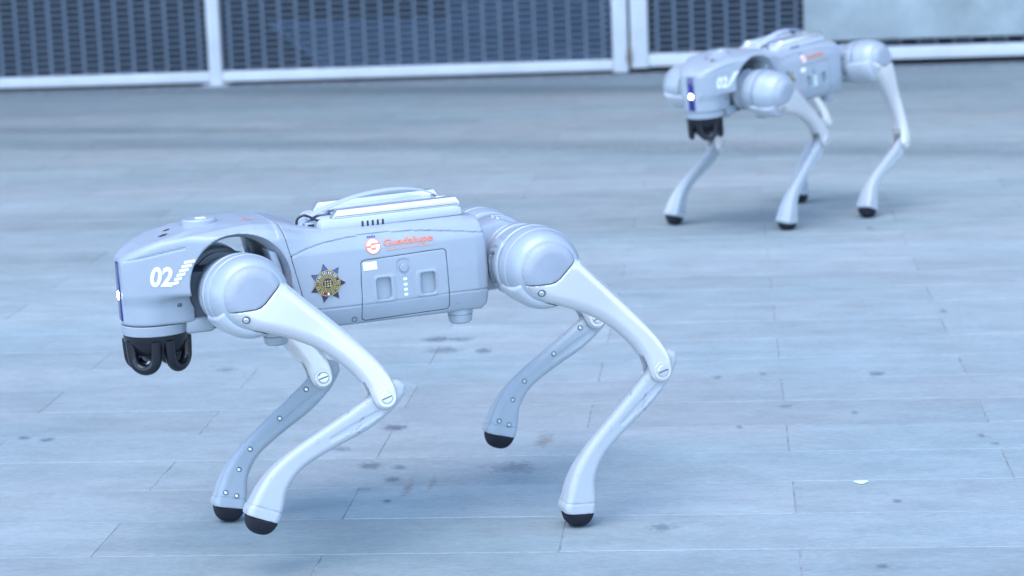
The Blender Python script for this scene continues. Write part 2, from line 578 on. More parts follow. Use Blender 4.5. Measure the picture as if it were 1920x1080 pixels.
bm = bmesh.new()
ring = [bm.verts.new((math.cos(a) * (0.009 + 0.002 * math.sin(3 * a)), math.sin(a) * 0.005 + 0.0015 * math.cos(2 * a), 0.0014 + 0.0008 * math.sin(a))) for a in [2 * math.pi * k / 14 for k in range(14)]]
low = [bm.verts.new((v.co.x * 1.08, v.co.y * 1.08, 0.0)) for v in ring]
bm.faces.new(ring)
for k in range(14): bm.faces.new([ring[k], low[k], low[(k + 1) % 14], ring[(k + 1) % 14]])
o = link('litter_scrap', bm_mesh('litter_scrap', bm), 'frame', None, Matrix.Translation((0.17, 3.228, 0.001)))
tag(o, 'tiny white scrap of litter on the paving at the right', 'litter')

# ------------------------------------------------------------------ yard behind the fence
yard = mesh_from('yard_ground', [(-60, 9.72, -0.006), (60, 9.72, -0.006), (60, 60, -0.006), (-60, 60, -0.006)], [(0, 1, 2, 3)])
tag(link('yard_ground', yard, 'asphalt'), kind='structure')
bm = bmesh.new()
outline = [(-2.5, 12.95), (-1.63, 9.84), (-0.47, 9.76), (-0.55, 11.5), (-0.70, 14.6), (-1.70, 14.9), (-1.47, 12.75)]  # brighter floor patch, its light painted into the blue colour
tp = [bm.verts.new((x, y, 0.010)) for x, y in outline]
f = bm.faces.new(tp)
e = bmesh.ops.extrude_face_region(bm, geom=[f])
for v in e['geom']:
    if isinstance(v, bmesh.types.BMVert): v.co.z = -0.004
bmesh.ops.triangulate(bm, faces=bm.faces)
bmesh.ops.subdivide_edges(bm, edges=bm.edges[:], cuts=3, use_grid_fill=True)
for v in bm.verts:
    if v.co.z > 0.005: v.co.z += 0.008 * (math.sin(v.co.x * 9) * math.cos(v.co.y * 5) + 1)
tag(link('lit_floor_patch', bm_mesh('lit_floor_patch', bm), 'lit_floor_patch'), 'blue-lit floor patch with a slanted edge behind the mesh fence, light painted in its colour', 'lit_floor_patch')
blocker_root = link('sky_blocker_front', None, None, None, Matrix.Translation((0, 17.0, 0)))  # added, unseen: blocks sky light from the far paving
tag(blocker_root, 'added plain grey upright far behind the mesh fence, unseen, blocking sky light', 'sky_blocker')
link('blocker_wall', box_mesh('blocker_wall', (-30, 0, -0.1), (30, 0.4, 9.0)), 'blocker_wall', blocker_root)
link('blocker_plinth', box_mesh('blocker_plinth', (-30, -0.08, -0.1), (30, -0.002, 0.5), 0.01), 'blocker_wall', blocker_root)
shade_roof_root = link('shade_canopy', None, None, None, Matrix.Translation((0, 17.0, 0)))  # added roof out of view, put there to shade the far paving
tag(shade_roof_root, 'added flat grey roof over the fence, out of view, shading the far paving', 'shade_canopy')
link('shade_slab', box_mesh('shade_slab', (-26, -9.7, 4.4), (26, -0.02, 4.75), 0.02), 'blocker_wall', shade_roof_root)
link('shade_fascia', box_mesh('shade_fascia', (-26, -9.76, 4.35), (26, -9.705, 4.9), 0.01), 'blocker_wall', shade_roof_root)
for cx in (-12.0, -7.5, 6.0, 12.0):
    link('shade_column', lathe_mesh('shade_column', [(0.0, 0.0), (0.0, 0.17), (0.02, 0.17), (0.021, 0.12), (4.398, 0.12), (4.398, 0.0)], 'z', 24, (cx, -6.6, 0)), 'blocker_wall', shade_roof_root)

# ------------------------------------------------------------------ fence of expanded mesh in white steel frames
FY = 9.44
def mesh_panel(name, x0, x1, z0, z1):
    a, b_, d = 0.0677, 0.0255, 0.0055
    bm = bmesh.new()
    ncol = int((x1 - x0) / a) + 2
    nrow = int((z1 - z0) / b_) + 2
    outer = [(-(a / 2 + d), 0), (-(a / 2 - d), b_ / 2), (a / 2 - d, b_ / 2), (a / 2 + d, 0), (a / 2 - d, -b_ / 2), (-(a / 2 - d), -b_ / 2)]
    inner = [(-(a / 2 + d - 0.0085), 0), (-(a / 2 - d - 0.0030), b_ / 2 - 0.0042), (a / 2 - d - 0.0030, b_ / 2 - 0.0042), (a / 2 + d - 0.0085, 0), (a / 2 - d - 0.0030, -b_ / 2 + 0.0042), (-(a / 2 - d - 0.0030), -b_ / 2 + 0.0042)]
    vs, fs = [], []
    for c in range(ncol):
        for r in range(nrow):
            cx = x0 + c * a
            cz = z0 + r * b_ + (b_ / 2 if c % 2 else 0)
            k = len(vs)
            for (x, z) in outer: vs.append((min(max(cx + x, x0), x1), -0.001, min(max(cz + z, z0), z1)))
            for (x, z) in inner: vs.append((min(max(cx + x, x0), x1), -0.002, min(max(cz + z, z0), z1)))
            for (x, z) in inner: vs.append((min(max(cx + x, x0), x1), 0.004, min(max(cz + z * 0.92, z0), z1)))
            for i in range(6):
                j = (i + 1) % 6
                fs.append((k + i, k + j, k + 6 + j, k + 6 + i))
                fs.append((k + 6 + i, k + 6 + j, k + 12 + j, k + 12 + i))
    bm.free()
    return mesh_from(name, vs, fs)
TOP = 1.9
fence = link('mesh_fence', None, None, None, Matrix.Translation((-2.04, FY, 0)))
tag(fence, 'white steel frame fence with dark expanded mesh panels behind the robots', 'fence')
ox = -2.04
posts = [-2.04, -3.655, -5.27]
for px in posts:
    w = 0.026
    link('post', box_mesh('post', (px - w - ox, -0.03, 0.004), (px + w - ox, 0.03, TOP + 0.03), 0.004), 'frame', fence)
    link('base_plate', box_mesh('base_plate', (px - 0.05 - ox, -0.05, 0.0), (px + 0.05 - ox, 0.05, 0.0038)), 'frame', fence)
link('post', box_mesh('post', (-0.452 - ox, -0.03, 0.004), (-0.392 - ox, 0.03, TOP + 0.03), 0.004), 'frame', fence)
spans = [(-6.9, -5.296), (-5.244, -3.681), (-3.629, -2.066), (-2.014, -0.452)]
for (a, b_) in spans:
    link('bottom_rail', box_mesh('bottom_rail', (a - ox + 0.0005, -0.026, 0.014), (b_ - ox - 0.0005, 0.026, 0.056), 0.004), 'frame', fence)
    link('top_rail', box_mesh('top_rail', (a - ox + 0.0005, -0.026, TOP - 0.05), (b_ - ox - 0.0005, 0.026, TOP), 0.004), 'frame', fence)
    link('mesh_panel', mesh_panel('mesh_panel', a - ox + 0.001, b_ - ox - 0.001, 0.057, TOP - 0.051), 'mesh', fence)

gate = link('mesh_gate', None, None, None, Matrix.Translation((-0.35, FY, 0)))
tag(gate, 'white framed gate with dark mesh behind the far robot, hung beside the double post', 'gate')
ox = -0.35
link('post', box_mesh('post', (-0.381 - ox, -0.03, 0.02), (-0.312 - ox, 0.03, TOP + 0.01), 0.004), 'frame', gate)
link('post', box_mesh('post', (3.2 - ox, -0.03, 0.02), (3.26 - ox, 0.03, TOP + 0.01), 0.004), 'frame', gate)
link('bottom_rail', box_mesh('bottom_rail', (-0.311 - ox, -0.026, 0.024), (3.199 - ox, 0.026, 0.074), 0.004), 'frame', gate)
link('top_rail', box_mesh('top_rail', (-0.311 - ox, -0.026, TOP - 0.05), (3.199 - ox, 0.026, TOP), 0.004), 'frame', gate)
link('mesh_panel', mesh_panel('mesh_panel', -0.310 - ox, 3.198 - ox, 0.075, TOP - 0.051), 'mesh', gate)
link('hinge', lathe_mesh('hinge', [(0.045, 0), (0.045, 0.011), (0.075, 0.011), (0.076, 0.008), (0.10, 0.008), (0.10, 0)], 'z', 16, (-0.3865 - ox, -0.034, 0)), 'hinge', gate)
link('hinge', lathe_mesh('hinge', [(1.6, 0), (1.6, 0.011), (1.66, 0.011), (1.66, 0)], 'z', 16, (-0.3865 - ox, -0.034, 0)), 'hinge', gate)
board = box_mesh('cover_board', (0.295, FY - 0.044, 0.105), (3.1, FY - 0.032, 1.7), 0.002)
tag(link('cover_board', board, 'panel'), 'pale grey sheet board fixed to the mesh gate at upper right', 'board')

# ------------------------------------------------------------------ robot dog meshes (frame: x forward, y left, z up)
MESH = {}
HX, PZ = 0.1934, 0.0
roof = [(0.332, 0.050), (0.320, 0.0585), (0.305, 0.0655), (0.28, 0.074), (0.246, 0.082), (0.196, 0.087), (0.169, 0.0885), (0.14, 0.086), (0.12, 0.080), (0.10, 0.0725),
        (0.075, 0.067), (0.02, 0.0655), (-0.06, 0.0655), (-0.108, 0.066), (-0.131, 0.064)]
side = roof + [(-0.1365, 0.03), (-0.1375, -0.005), (-0.1365, -0.03), (-0.133, -0.049), (-0.126, -0.0565), (0.128, -0.0565), (0.128, 0.002), (0.332, 0.002)]
half = [(-0.1385, 0.084), (-0.12, 0.0895), (0.10, 0.0915), (0.15, 0.0925), (0.19, 0.0915), (0.21, 0.087), (0.23, 0.079), (0.25, 0.0695), (0.27, 0.060), (0.29, 0.050), (0.31, 0.038), (0.325, 0.024), (0.332, 0.011)]
plan = half + [(x, -y) for x, y in half[::-1]]
CT = [(-0.03, 0.09), (0.052, 0.09), (0.060, 0.0675), (0.078, 0.0575), (0.0875, 0.041), (0.0912, 0.005), (0.0918, -0.0285), (0.080, -0.0565), (0.06, -0.08), (-0.03, -0.08)]
CC = [(-0.03, 0.0895), (0.04, 0.0885), (0.066, 0.0855), (0.082, 0.079), (0.0915, 0.067), (0.0935, 0.03), (0.0935, -0.09), (-0.03, -0.09)]
rx = np.array([p[0] for p in roof][::-1]); rz = np.array([p[1] for p in roof][::-1])
door_pts = [(0.036, 0.0265), (-0.0795, 0.0300), (-0.0805, -0.0505), (0.0385, -0.0525)]

def door_sd(X, Z):       # signed distance of the rounded door outline
    r = 0.006
    c = np.array(door_pts); ctr = c.mean(0)
    ins = [tuple(p + np.sign(ctr - p) * r) for p in c]
    return poly_sd(X, Z, ins) - r

def shell_sd(X, Y, Z):
    aY = np.abs(Y)
    prof = poly_sd(X, Z, side)
    pl = poly_sd(X, Y, plan)
    shift = (np.interp(X.ravel(), rx, rz) - 0.0885).reshape(X.shape).astype(np.float32)
    ct = poly_sd(aY, Z, CT)
    t = sstep(0.085, 0.155, X)
    if float(X.max()) > 0.085:
        sh = np.where(X > 0.14, shift, 0)
        aYb, Zb = np.broadcast_arrays(aY, Z - sh)
        cc = poly_sd(aYb, Zb, CC)
        cr = ct * (1 - t) + cc * t
    else:
        cr = ct
    return rint(rint(prof, cr, 0.005), pl, 0.006)

def arch_cut(X, Y, Z):
    rad = 0.0585 + 0.0075 * np.clip((np.abs(Y) - 0.066) / 0.022, 0, 1)
    c = np.hypot(X - HX, Z - 0.013) - rad
    b_ = np.maximum(np.abs(X - 0.1895) - (rad - 0.004), Z - 0.013)
    return np.minimum(c, b_)

def seam_x(Z): return 0.126 + (Z - 0.041) / 0.038 * 0.008

PANEL_LINE = catmull([(0.126, 0.0415), (0.105, 0.048), (0.083, 0.0525), (0.05, 0.0560), (0.023, 0.0570), (-0.036, 0.0560), (-0.09, 0.0500), (-0.14, 0.0430)], 3)
def build_torso():
    h = 0.00115
    lo, hi = (-0.143, -0.098, -0.063), (0.142, 0.0985, 0.098)
    X, Y, Z = grid(lo, hi, h)
    S = shell_sd(X, Y, Z)
    S = np.maximum(S, -arch_cut(X, Y, Z))
    S = np.maximum(S, X - seam_x(Z) + 0.0002)
    d = np.minimum(line_d(X, Z, PANEL_LINE), line_d(X, Z, [(0.13, -0.0290), (0.038, -0.0308), (0.0385, -0.0308)]))
    d = np.minimum(d, line_d(X, Z, [(-0.081, -0.0292), (-0.14, -0.0290)]))
    S0 = S.copy()
    S = np.maximum(S, -np.maximum(d - 0.0009, -(S0 + 0.0018)))
    dd = np.maximum(door_sd(X, Z), 0.05 - Y)
    S = np.maximum(S, -np.maximum(dd, -(S0 + 0.007)))
    me = nets('torso', S, lo, h)
    return me

def build_door():
    h = 0.0010
    lo, hi = (-0.085, 0.072, -0.0585), (0.043, 0.096, 0.036)
    X, Y, Z = grid(lo, hi, h)
    S = shell_sd(X, Y, Z)
    D = rint(S, np.broadcast_to(door_sd(X, Z) + 0.0006, S.shape), 0.0010)
    D = np.maximum(D, 0.0755 - Y)
    D = np.maximum(D, -np.maximum(line_d(X, Z, [(0.05, -0.0308), (-0.09, -0.0292)]) - 0.0007, -(S + 0.0010)) )
    for (cx, cz, sgn) in ((0.0058, -0.0125, 1), (-0.0503, -0.0118, -1)):
        rim = rrect(X, Z, cx, cz, 0.0140, 0.0172, 0.005)
        pk = rrect(X, Z, cx + sgn * 0.0018, cz, 0.0100, 0.0138, 0.0040)
        ringd = np.maximum(rim, -pk)
        D = np.minimum(D, rint(np.broadcast_to(ringd, S.shape), S - 0.0012, 0.0010))
        D = np.maximum(D, -np.maximum(pk, -(S + 0.0140)))
    bt = rrect(X, Z, -0.0205, 0.0125, 0.0085, 0.0105, 0.006)
    D = np.maximum(D, -np.maximum(bt, -(S + 0.0012)))
    return nets('battery_door', D, lo, h)

def build_cowl():
    h = 0.0014
    lo, hi = (0.116, -0.099, -0.041), (0.3365, 0.0995, 0.0945)
    X, Y, Z = grid(lo, hi, h)
    U = shell_sd(X, Y, Z)
    seg = np.clip(X, 0.262, 0.2865)
    rb = 0.0440 + 0.0035 * np.clip((Z + 0.034) / 0.07, 0, 1)
    barrel = np.hypot(X - seg, Y) - rb
    shift = (np.interp(X.ravel(), rx, rz)).reshape(X.shape).astype(np.float32)
    barrel = rint(barrel, np.maximum(Z - shift + 0.004, -0.0345 - Z), 0.004)
    S = smin(U, barrel, 0.016)
    S = np.maximum(S, X - (0.3298 - 0.03 * np.clip(-Z, 0, 1) * 0.6))
    A = arch_cut(X, Y, Z)
    S = np.maximum(S, -A)
    S = np.maximum(S, seam_x(Z) + 0.0002 - X)
    # soft step below the flared cowl and roof crease groove
    cre = line_d(X, Z, [(0.332, 0.0490), (0.313, 0.0530), (0.281, 0.0590), (0.255, 0.0640)])
    S = np.maximum(S, -np.maximum(cre - 0.0008, np.maximum(-(S + 0.0012), 0.02 - np.abs(Y))))
    return nets('head_cowl', S, lo, h)

MESH['torso'] = build_torso()
MESH['battery_door'] = build_door()
MESH['head_cowl'] = build_cowl()

# ---- legs
def thigh_sd(X, Y, Z):
    pts = []
    for k in range(17):
        a = R(-12 + k * (180 + 38) / 16)
        pts.append((0.0385 * math.cos(a), 0.0385 * math.sin(a)))
    pts += catmull([(-0.0375, -0.024), (-0.037, -0.06), (-0.0365, -0.112), (-0.0335, -0.160), (-0.0295, -0.188), (-0.0225, -0.209), (-0.010, -0.2250),
                    (0.003, -0.2290), (0.0135, -0.2235), (0.0172, -0.2110), (0.0120, -0.1980), (0.0040, -0.180), (0.0, -0.150), (0.002, -0.113), (0.011, -0.078), (0.023, -0.048), (0.034, -0.025)], 3)
    P = poly_sd(X, Z, pts)
    zz = Z
    yo = sinterp(zz.ravel(), [-0.23, -0.19, -0.10, -0.03, 0.05], [0.0175, 0.0170, 0.0172, 0.0245, 0.0275]).reshape(zz.shape)
    yi = sinterp(zz.ravel(), [-0.23, -0.19, -0.10, -0.03, 0.05], [-0.0175, -0.0165, -0.0155, -0.0140, -0.012]).reshape(zz.shape)
    T = np.maximum(Y - yo, yi - Y)
    rr = sinterp(Z.ravel(), [-0.23, -0.175, -0.11, 0.05], [0.0085, 0.0105, 0.0145, 0.0155]).reshape(Z.shape).astype(np.float32)
    return rint(np.broadcast_to(P, np.broadcast_shapes(P.shape, T.shape)), T, rr)
CAP = [(-0.07, -0.0165), (0.000, -0.0150), (0.0065, -0.0135), (0.0125, -0.0095), (0.060, 0.0380), (0.060, 0.08), (-0.07, 0.08)]
def build_thigh():
    h = 0.0014
    lo, hi = (-0.045, -0.060, -0.235), (0.062, 0.032, 0.046)
    X, Y, Z = grid(lo, hi, h)
    T = thigh_sd(X, Y, Z)
    cap = poly_sd(X, Z, CAP)
    cp = np.maximum(T - 0.0002, cap + 0.0005)
    rr_ = np.hypot(X, Z)
    sect = np.maximum(np.maximum(0.020 - X, Z - 0.020), -(rr_ - 0.0455))
    dp = np.interp(Y.ravel(), [-0.062, -0.006, 0.004, 0.0105, 0.0150, 0.020], [0.050, 0.050, 0.0480, 0.0445, 0.0405, 0.0375]).reshape(Y.shape)
    sect = np.maximum(np.maximum(0.006 - X, Z - 0.018), -(rr_ - dp + 0.003))
    tongue = rint(rint(rr_ - dp - 0.0036, np.abs(Y + 0.019) - 0.033, 0.004), sect, 0.003)
    th = np.maximum(T, -cap + 0.0005)
    guard = np.maximum(tongue, -(T - 0.0008))
    th = np.maximum(th, -np.maximum(np.hypot(X + 0.0, Z + 0.213) - 0.034, np.abs(Y) - 0.0118))
    return nets('thigh', th, lo, h), nets('thigh_cap', cp, lo, h), nets('thigh_guard', guard, lo, h)
MESH['thigh'], MESH['thigh_cap'], MESH['thigh_guard'] = build_thigh()

CUT_N = (-0.485, -0.8745)
CUT_P = (-0.0004, -0.2147)
def build_calf():
    h = 0.0012
    lo, hi = (-0.030, -0.026, -0.232), (0.044, 0.026, 0.042)
    X, Y, Z = grid(lo, hi, h)
    pts = catmull([(-0.009, 0.0305), (0.003, 0.0270), (0.0112, 0.014), (0.0125, -0.008), (0.018, -0.045), (0.0265, -0.089), (0.0340, -0.131), (0.0358, -0.165), (0.0318, -0.190), (0.0258, -0.208), (0.0212, -0.222), (0.004, -0.236)], 4)
    pts += catmull([(-0.0205, -0.222), (-0.0185, -0.209), (-0.0150, -0.198), (-0.0070, -0.184), (0.0035, -0.167), (0.0080, -0.143), (0.0055, -0.121), (-0.003, -0.088), (-0.016, -0.045), (-0.0208, -0.009), (-0.0200, 0.009), (-0.0172, 0.0230)], 4)
    P = poly_sd(X, Z, pts)
    ty = sinterp(Z.ravel(), [-0.225, -0.205, -0.18, -0.15, -0.12, -0.075, -0.03, 0.04], [0.0210, 0.0196, 0.0156, 0.0118, 0.0101, 0.0098, 0.0096, 0.0085]).reshape(Z.shape)
    C_ = rint(np.broadcast_to(P, (X.size, Y.size, Z.size)), np.broadcast_to(np.abs(Y) - ty, (X.size, Y.size, Z.size)), np.float32(0.0082))
    # flute running down from the knee
    fl = line_d(X, Z, [(-0.010, -0.018), (-0.001, -0.050), (0.010, -0.086)])
    wdt = np.interp(Z.ravel(), [-0.09, -0.05, -0.015], [0.001, 0.006, 0.004]).reshape(Z.shape)
    C_ = np.maximum(C_, -(np.hypot(np.maximum(fl - wdt * 0.5, 0), np.maximum(ty + 0.0025 - np.abs(Y), 0) * 0.9) - 0.0031))
    cut = (X - CUT_P[0]) * CUT_N[0] + (Z - CUT_P[1]) * CUT_N[1]
    C_ = np.maximum(C_, cut)
    s = np.abs(cut + 0.0135)
    C_ = np.maximum(C_, -np.maximum(s - 0.0006, -(C_ + 0.0011)))
    return nets('calf', np.maximum(C_, -Y - 0.0035), lo, h), nets('calf_cover', np.maximum(C_, Y + 0.0038), lo, h)
def build_foot():
    h = 0.0012
    lo, hi = (-0.034, -0.030, -0.245), (0.036, 0.030, -0.178)
    X, Y, Z = grid(lo, hi, h)
    cx, cz = 0.0035, -0.2065
    ax = (X - cx) * CUT_N[0] + (Z - cz) * CUT_N[1]
    la = (X - cx) * (-CUT_N[1]) + (Z - cz) * CUT_N[0]
    q = ((np.abs(ax) / 0.0292) ** 2.5 + (np.abs(la) / 0.0216) ** 2.5 + (np.abs(Y) / 0.0208) ** 2.5) ** (1 / 2.5)
    F_ = (q - 1) * 0.022
    cut = (X - CUT_P[0]) * CUT_N[0] + (Z - CUT_P[1]) * CUT_N[1]
    return nets('foot', np.maximum(F_, -cut + 0.0004), lo, h)
MESH['calf'], MESH['calf_cover'] = build_calf()
MESH['foot'] = build_foot()
MESH['hip_motor'] = lathe_mesh('hip_motor', [(-0.130, 0.0), (-0.130, 0.038), (-0.121, 0.0385), (-0.120, 0.0430), (-0.1185, 0.0440), (-0.1085, 0.0440), (-0.1070, 0.0430), (-0.1060, 0.0390), (-0.1015, 0.0390),
    (-0.1005, 0.0445), (-0.0990, 0.0458), (-0.0880, 0.0464), (-0.0860, 0.0450), (-0.0850, 0.0415), (-0.0720, 0.0415), (-0.0710, 0.0450), (-0.0690, 0.0475), (-0.0560, 0.0505), (-0.0440, 0.0512), (-0.0425, 0.0500),
    (-0.0415, 0.0462), (-0.0360, 0.0462), (-0.0350, 0.0500), (-0.0335, 0.0512), (-0.0160, 0.0510), (-0.0148, 0.0507), (-0.0142, 0.0498), (-0.0060, 0.0493), (0.004, 0.0470), (0.0105, 0.0440), (0.0150, 0.0400), (0.0165, 0.0370), (0.0165, 0.0)], 'y', 96)
def bracket():
    h = 0.0015
    lo, hi = (0.02, -0.085, -0.05), (0.062, -0.028, 0.05)
    X, Y, Z = grid(lo, hi, h)
    r_ = np.hypot(X, Z)
    pl = rrect(np.broadcast_to(Y, (1, Y.size, Z.size)), np.broadcast_to(Z, (1, Y.size, Z.size)), -0.0565, -0.002, 0.019, 0.036, 0.010)
    a = rint(np.broadcast_to(np.maximum(r_ - 0.0535, 0.046 - r_), (X.size, Y.size, Z.size)), np.broadcast_to(pl, (X.size, Y.size, Z.size)), 0.002)
    rec = rrect(np.broadcast_to(Y, (1, Y.size, Z.size)), np.broadcast_to(Z, (1, Y.size, Z.size)), -0.0565, -0.002, 0.010, 0.028, 0.006)
    a = np.maximum(a, -np.maximum(rec, 0.0515 - r_))
    return nets('hip_bracket', a, lo, h)
MESH['hip_bracket_hind'] = bracket()
c = MESH['hip_bracket_hind'].copy()
co = np.empty(len(c.vertices) * 3, np.float32); c.vertices.foreach_get('co', co); co[0::3] *= -1
c.vertices.foreach_set('co', co); c.flip_normals(); c.update()
MESH['hip_bracket_front'] = c

def screw_mesh(r, out):     # pan head along +y with a slot ring
    return lathe_mesh('screw', [(-0.002, 0.0), (-0.002, r), (out * 0.5, r), (out, r * 0.72), (out, r * 0.25), (out * 0.6, r * 0.2), (out * 0.6, 0.0)], 'y', 20, sharp=40)
MESH['screw'] = screw_mesh(0.0036, 0.0016)
MESH['small_screw'] = screw_mesh(0.0026, 0.0014)
MESH['calf_screw'] = screw_mesh(0.0024, 0.0015)
MESH['screw_recess'] = lathe_mesh('screw_recess', [(-0.002, 0.0024), (0.0005, 0.0024), (0.0007, 0.0030), (0.0003, 0.0037), (-0.002, 0.0039)], 'y', 20)
MESH['bolt_recess'] = lathe_mesh('bolt_recess', [(-0.002, 0.0037), (0.0005, 0.0037), (0.0007, 0.0044), (0.0003, 0.0052), (-0.002, 0.0054)], 'y', 20)
MESH['knee_bolt'] = lathe_mesh('knee_bolt', [(-0.003, 0.0), (-0.003, 0.0078), (0.0008, 0.0078), (0.0016, 0.0066), (0.0018, 0.0)], 'y', 32)
MESH['bolt_slot'] = box_mesh('bolt_slot', (-0.0066, 0.0012, -0.0008), (0.0066, 0.0021, 0.0008))
MESH['knee_washer'] = lathe_mesh('knee_washer', [(-0.002, 0.0085), (0.0004, 0.0085), (0.0004, 0.0118), (-0.002, 0.0125)], 'y', 32)
for k in ('calf', 'calf_cover', 'thigh', 'thigh_cap', 'thigh_guard', 'hip_motor', 'hip_bracket_hind', 'hip_bracket_front', 'screw', 'small_screw', 'calf_screw', 'screw_recess', 'bolt_recess', 'knee_bolt', 'bolt_slot', 'knee_washer'):
    MESH[k + '_r'] = mirrored(MESH[k])
MESH['foot_r'] = MESH['foot']

# ---- flat print laid on the left side of the shell: 2D shapes in (x, z), wrapped on by casting along y
bvh_cache = {}
def bvh(key):
    if key not in bvh_cache:
        me = MESH[key]
        bvh_cache[key] = BVHTree.FromPolygons([v.co.copy() for v in me.vertices], [tuple(p.vertices) for p in me.polygons])
    return bvh_cache[key]
def tri_fill(pts):
    t = tessellate_polygon([[Vector((p[0], p[1], 0)) for p in pts]])
    return [tuple(p) for p in pts], [tuple(x) for x in t]
def wrap(name, verts2, faces, key, off, maxlen=0.004, axis='y'):
    bm = bmesh.new()
    bv = [bm.verts.new((p[0], 0, p[1])) for p in verts2]
    for f in faces:
        try: bm.faces.new([bv[i] for i in f])
        except ValueError: pass
    for _ in range(4):
        ed = [e for e in bm.edges if e.calc_length() > maxlen]
        if not ed: break
        bmesh.ops.subdivide_edges(bm, edges=ed, cuts=1)
        bmesh.ops.triangulate(bm, faces=[f for f in bm.faces if len(f.verts) > 3])
    T = bvh(key)
    last = 0.09
    for v in bm.verts:
        if axis == 'y':
            loc, nor, i, d = T.ray_cast(Vector((v.co.x, 0.3, v.co.z)), Vector((0, -1, 0)))
        else:
            loc, nor, i, d = T.ray_cast(Vector((v.co.x, v.co.z, 0.3)), Vector((0, 0, -1)))
        if loc is not None:
            v.co = loc + nor * off
        else:
            v.co = Vector((v.co.x, last, v.co.z)) if axis == 'y' else Vector((v.co.x, v.co.z, 0.08))
    me = bpy.data.meshes.new(name)
    bm.to_mesh(me)
    bm.free()
    # outward faces
    s = sum((p.normal.y if axis == 'y' else p.normal.z) * p.area for p in me.polygons)
    if s < 0: me.flip_normals()
    me.shade_smooth()
    return me
def text_2d(body, size, offset=0.0, shear=0.0, spacing=1.0):
    cu = bpy.data.curves.new('txt', 'FONT')
    cu.body = body; cu.size = size; cu.offset = offset; cu.shear = shear; cu.space_character = spacing
    o = bpy.data.objects.new('txt', cu)
    COL.objects.link(o)
    bpy.context.view_layer.update()
    me = o.evaluated_get(bpy.context.evaluated_depsgraph_get()).to_mesh()
    v = [(p.co.x, p.co.y) for p in me.vertices]
    f = [tuple(p.vertices) for p in me.polygons]
    o.evaluated_get(bpy.context.evaluated_depsgraph_get()).to_mesh_clear()
    bpy.data.objects.remove(o); bpy.data.curves.remove(cu)
    return v, f
def place(v, x, z, ang=0.0, sx=1.0, sz=1.0):     # text to the (x,z) side view: reading direction is -x
    c, s = math.cos(ang), math.sin(ang)
    return [(x - (p[0] * sx * c - p[1] * sz * s), z + (p[0] * sx * s + p[1] * sz * c)) for p in v]
def disc(cx, cz, r, n=40, r0=None):
    if r0 is None:
        return [(cx + r * math.cos(2 * math.pi * k / n), cz + r * math.sin(2 * math.pi * k / n)) for k in range(n)] + [(cx, cz)], [(k, (k + 1) % n, n) for k in range(n)]
    v = [(cx + rr * math.cos(2 * math.pi * k / n), cz + rr * math.sin(2 * math.pi * k / n)) for rr in (r0, r) for k in range(n)]
    return v, [(k, (k + 1) % n, n + (k + 1) % n, n + k) for k in range(n)]
def arcband(cx, cz, r0, r1, a0, a1, n=10):
    v = [(cx + rr * math.cos(a0 + (a1 - a0) * k / n), cz + rr * math.sin(a0 + (a1 - a0) * k / n)) for rr in (r0, r1) for k in range(n + 1)]
    return v, [(k, k + 1, n + 2 + k, n + 1 + k) for k in range(n)]
def many(shapes):
    V, Fs = [], []
    for v, f in shapes:
        b_ = len(V)
        V += list(v); Fs += [tuple(i + b_ for i in q) for q in f]
    return V, Fs

# number 02
v, f = text_2d('02', 0.0330, 0.0012, 0.16, 1.02)
MESH['number'] = wrap('number', place(v, 0.3000, 0.0190, -0.05, 0.80, 1.0), f, 'head_cowl', 0.0005, 0.003)
bars = []
for k in range(6):
    t = k / 5
    cx, cz = 0.2505 + 0.0185 * t, 0.0470 - 0.0265 * t
    w = 0.0058 - 0.0020 * t
    w = 0.0066 - 0.0024 * t
    bars.append(tri_fill([(cx + w, cz + 0.0012), (cx - w, cz + 0.0030), (cx - w + 0.0008, cz - 0.0008), (cx + w + 0.0008, cz - 0.0026)]))
MESH['light_bar'] = [wrap('light_bar', b_[0], b_[1], 'head_cowl', 0.0006, 0.003) for b_ in bars]
# badge: seven-pointed star
BC = (0.0815, 0.0030)
def star_pts(ro, ri, rot=0.0, n=7, c=BC):
    return [(c[0] - (ro if k % 2 == 0 else ri) * math.sin(math.pi * k / n + rot) * 0.94, c[1] + (ro if k % 2 == 0 else ri) * math.cos(math.pi * k / n + rot)) for k in range(2 * n)]
ROT = R(-9)
def star_mesh(ro, ri, off, name='badge'):
    p = star_pts(ro, ri, ROT)
    v = p + [BC]
    return wrap(name, v, [(k, (k + 1) % 14, 14) for k in range(14)], 'torso', off, 0.004)
MESH['badge'] = star_mesh(0.0262, 0.0155, 0.0004)
MESH['badge_star'] = star_mesh(0.0254, 0.0150, 0.0007, 'badge_star')
facets = []
for k in (0, 2, 12):
    p = star_pts(0.0238, 0.0150, ROT)
    facets.append(tri_fill([p[k], p[(k + 1) % 14], BC, p[k - 1]]))
MESH['badge_sheen'] = [wrap('badge_sheen', a[0], a[1], 'torso', 0.0010, 0.004) for a in facets]  # upper points lighter blue: a reflection painted into the colour
MESH['badge_disc'] = wrap('badge_disc', *disc(BC[0], BC[1], 0.0158), 'torso', 0.0013, 0.004)
MESH['badge_ring'] = wrap('badge_ring', *many([disc(BC[0], BC[1], 0.0165, 40, 0.0155), disc(BC[0], BC[1], 0.0114, 36, 0.0106), disc(BC[0], BC[1], 0.0075, 30, 0.0068)]), 'torso', 0.0017, 0.004)
ticks = []
for k in range(34):
    a = 2 * math.pi * k / 34
    if abs(((a - 1.5 * math.pi) + math.pi) % (2 * math.pi) - math.pi) < 0.42 or (0.3 < a < math.pi - 0.3): continue
    ticks.append(arcband(BC[0], BC[1], 0.0120, 0.0149, a, a + (0.13 if k % 3 else 0.06), 2))
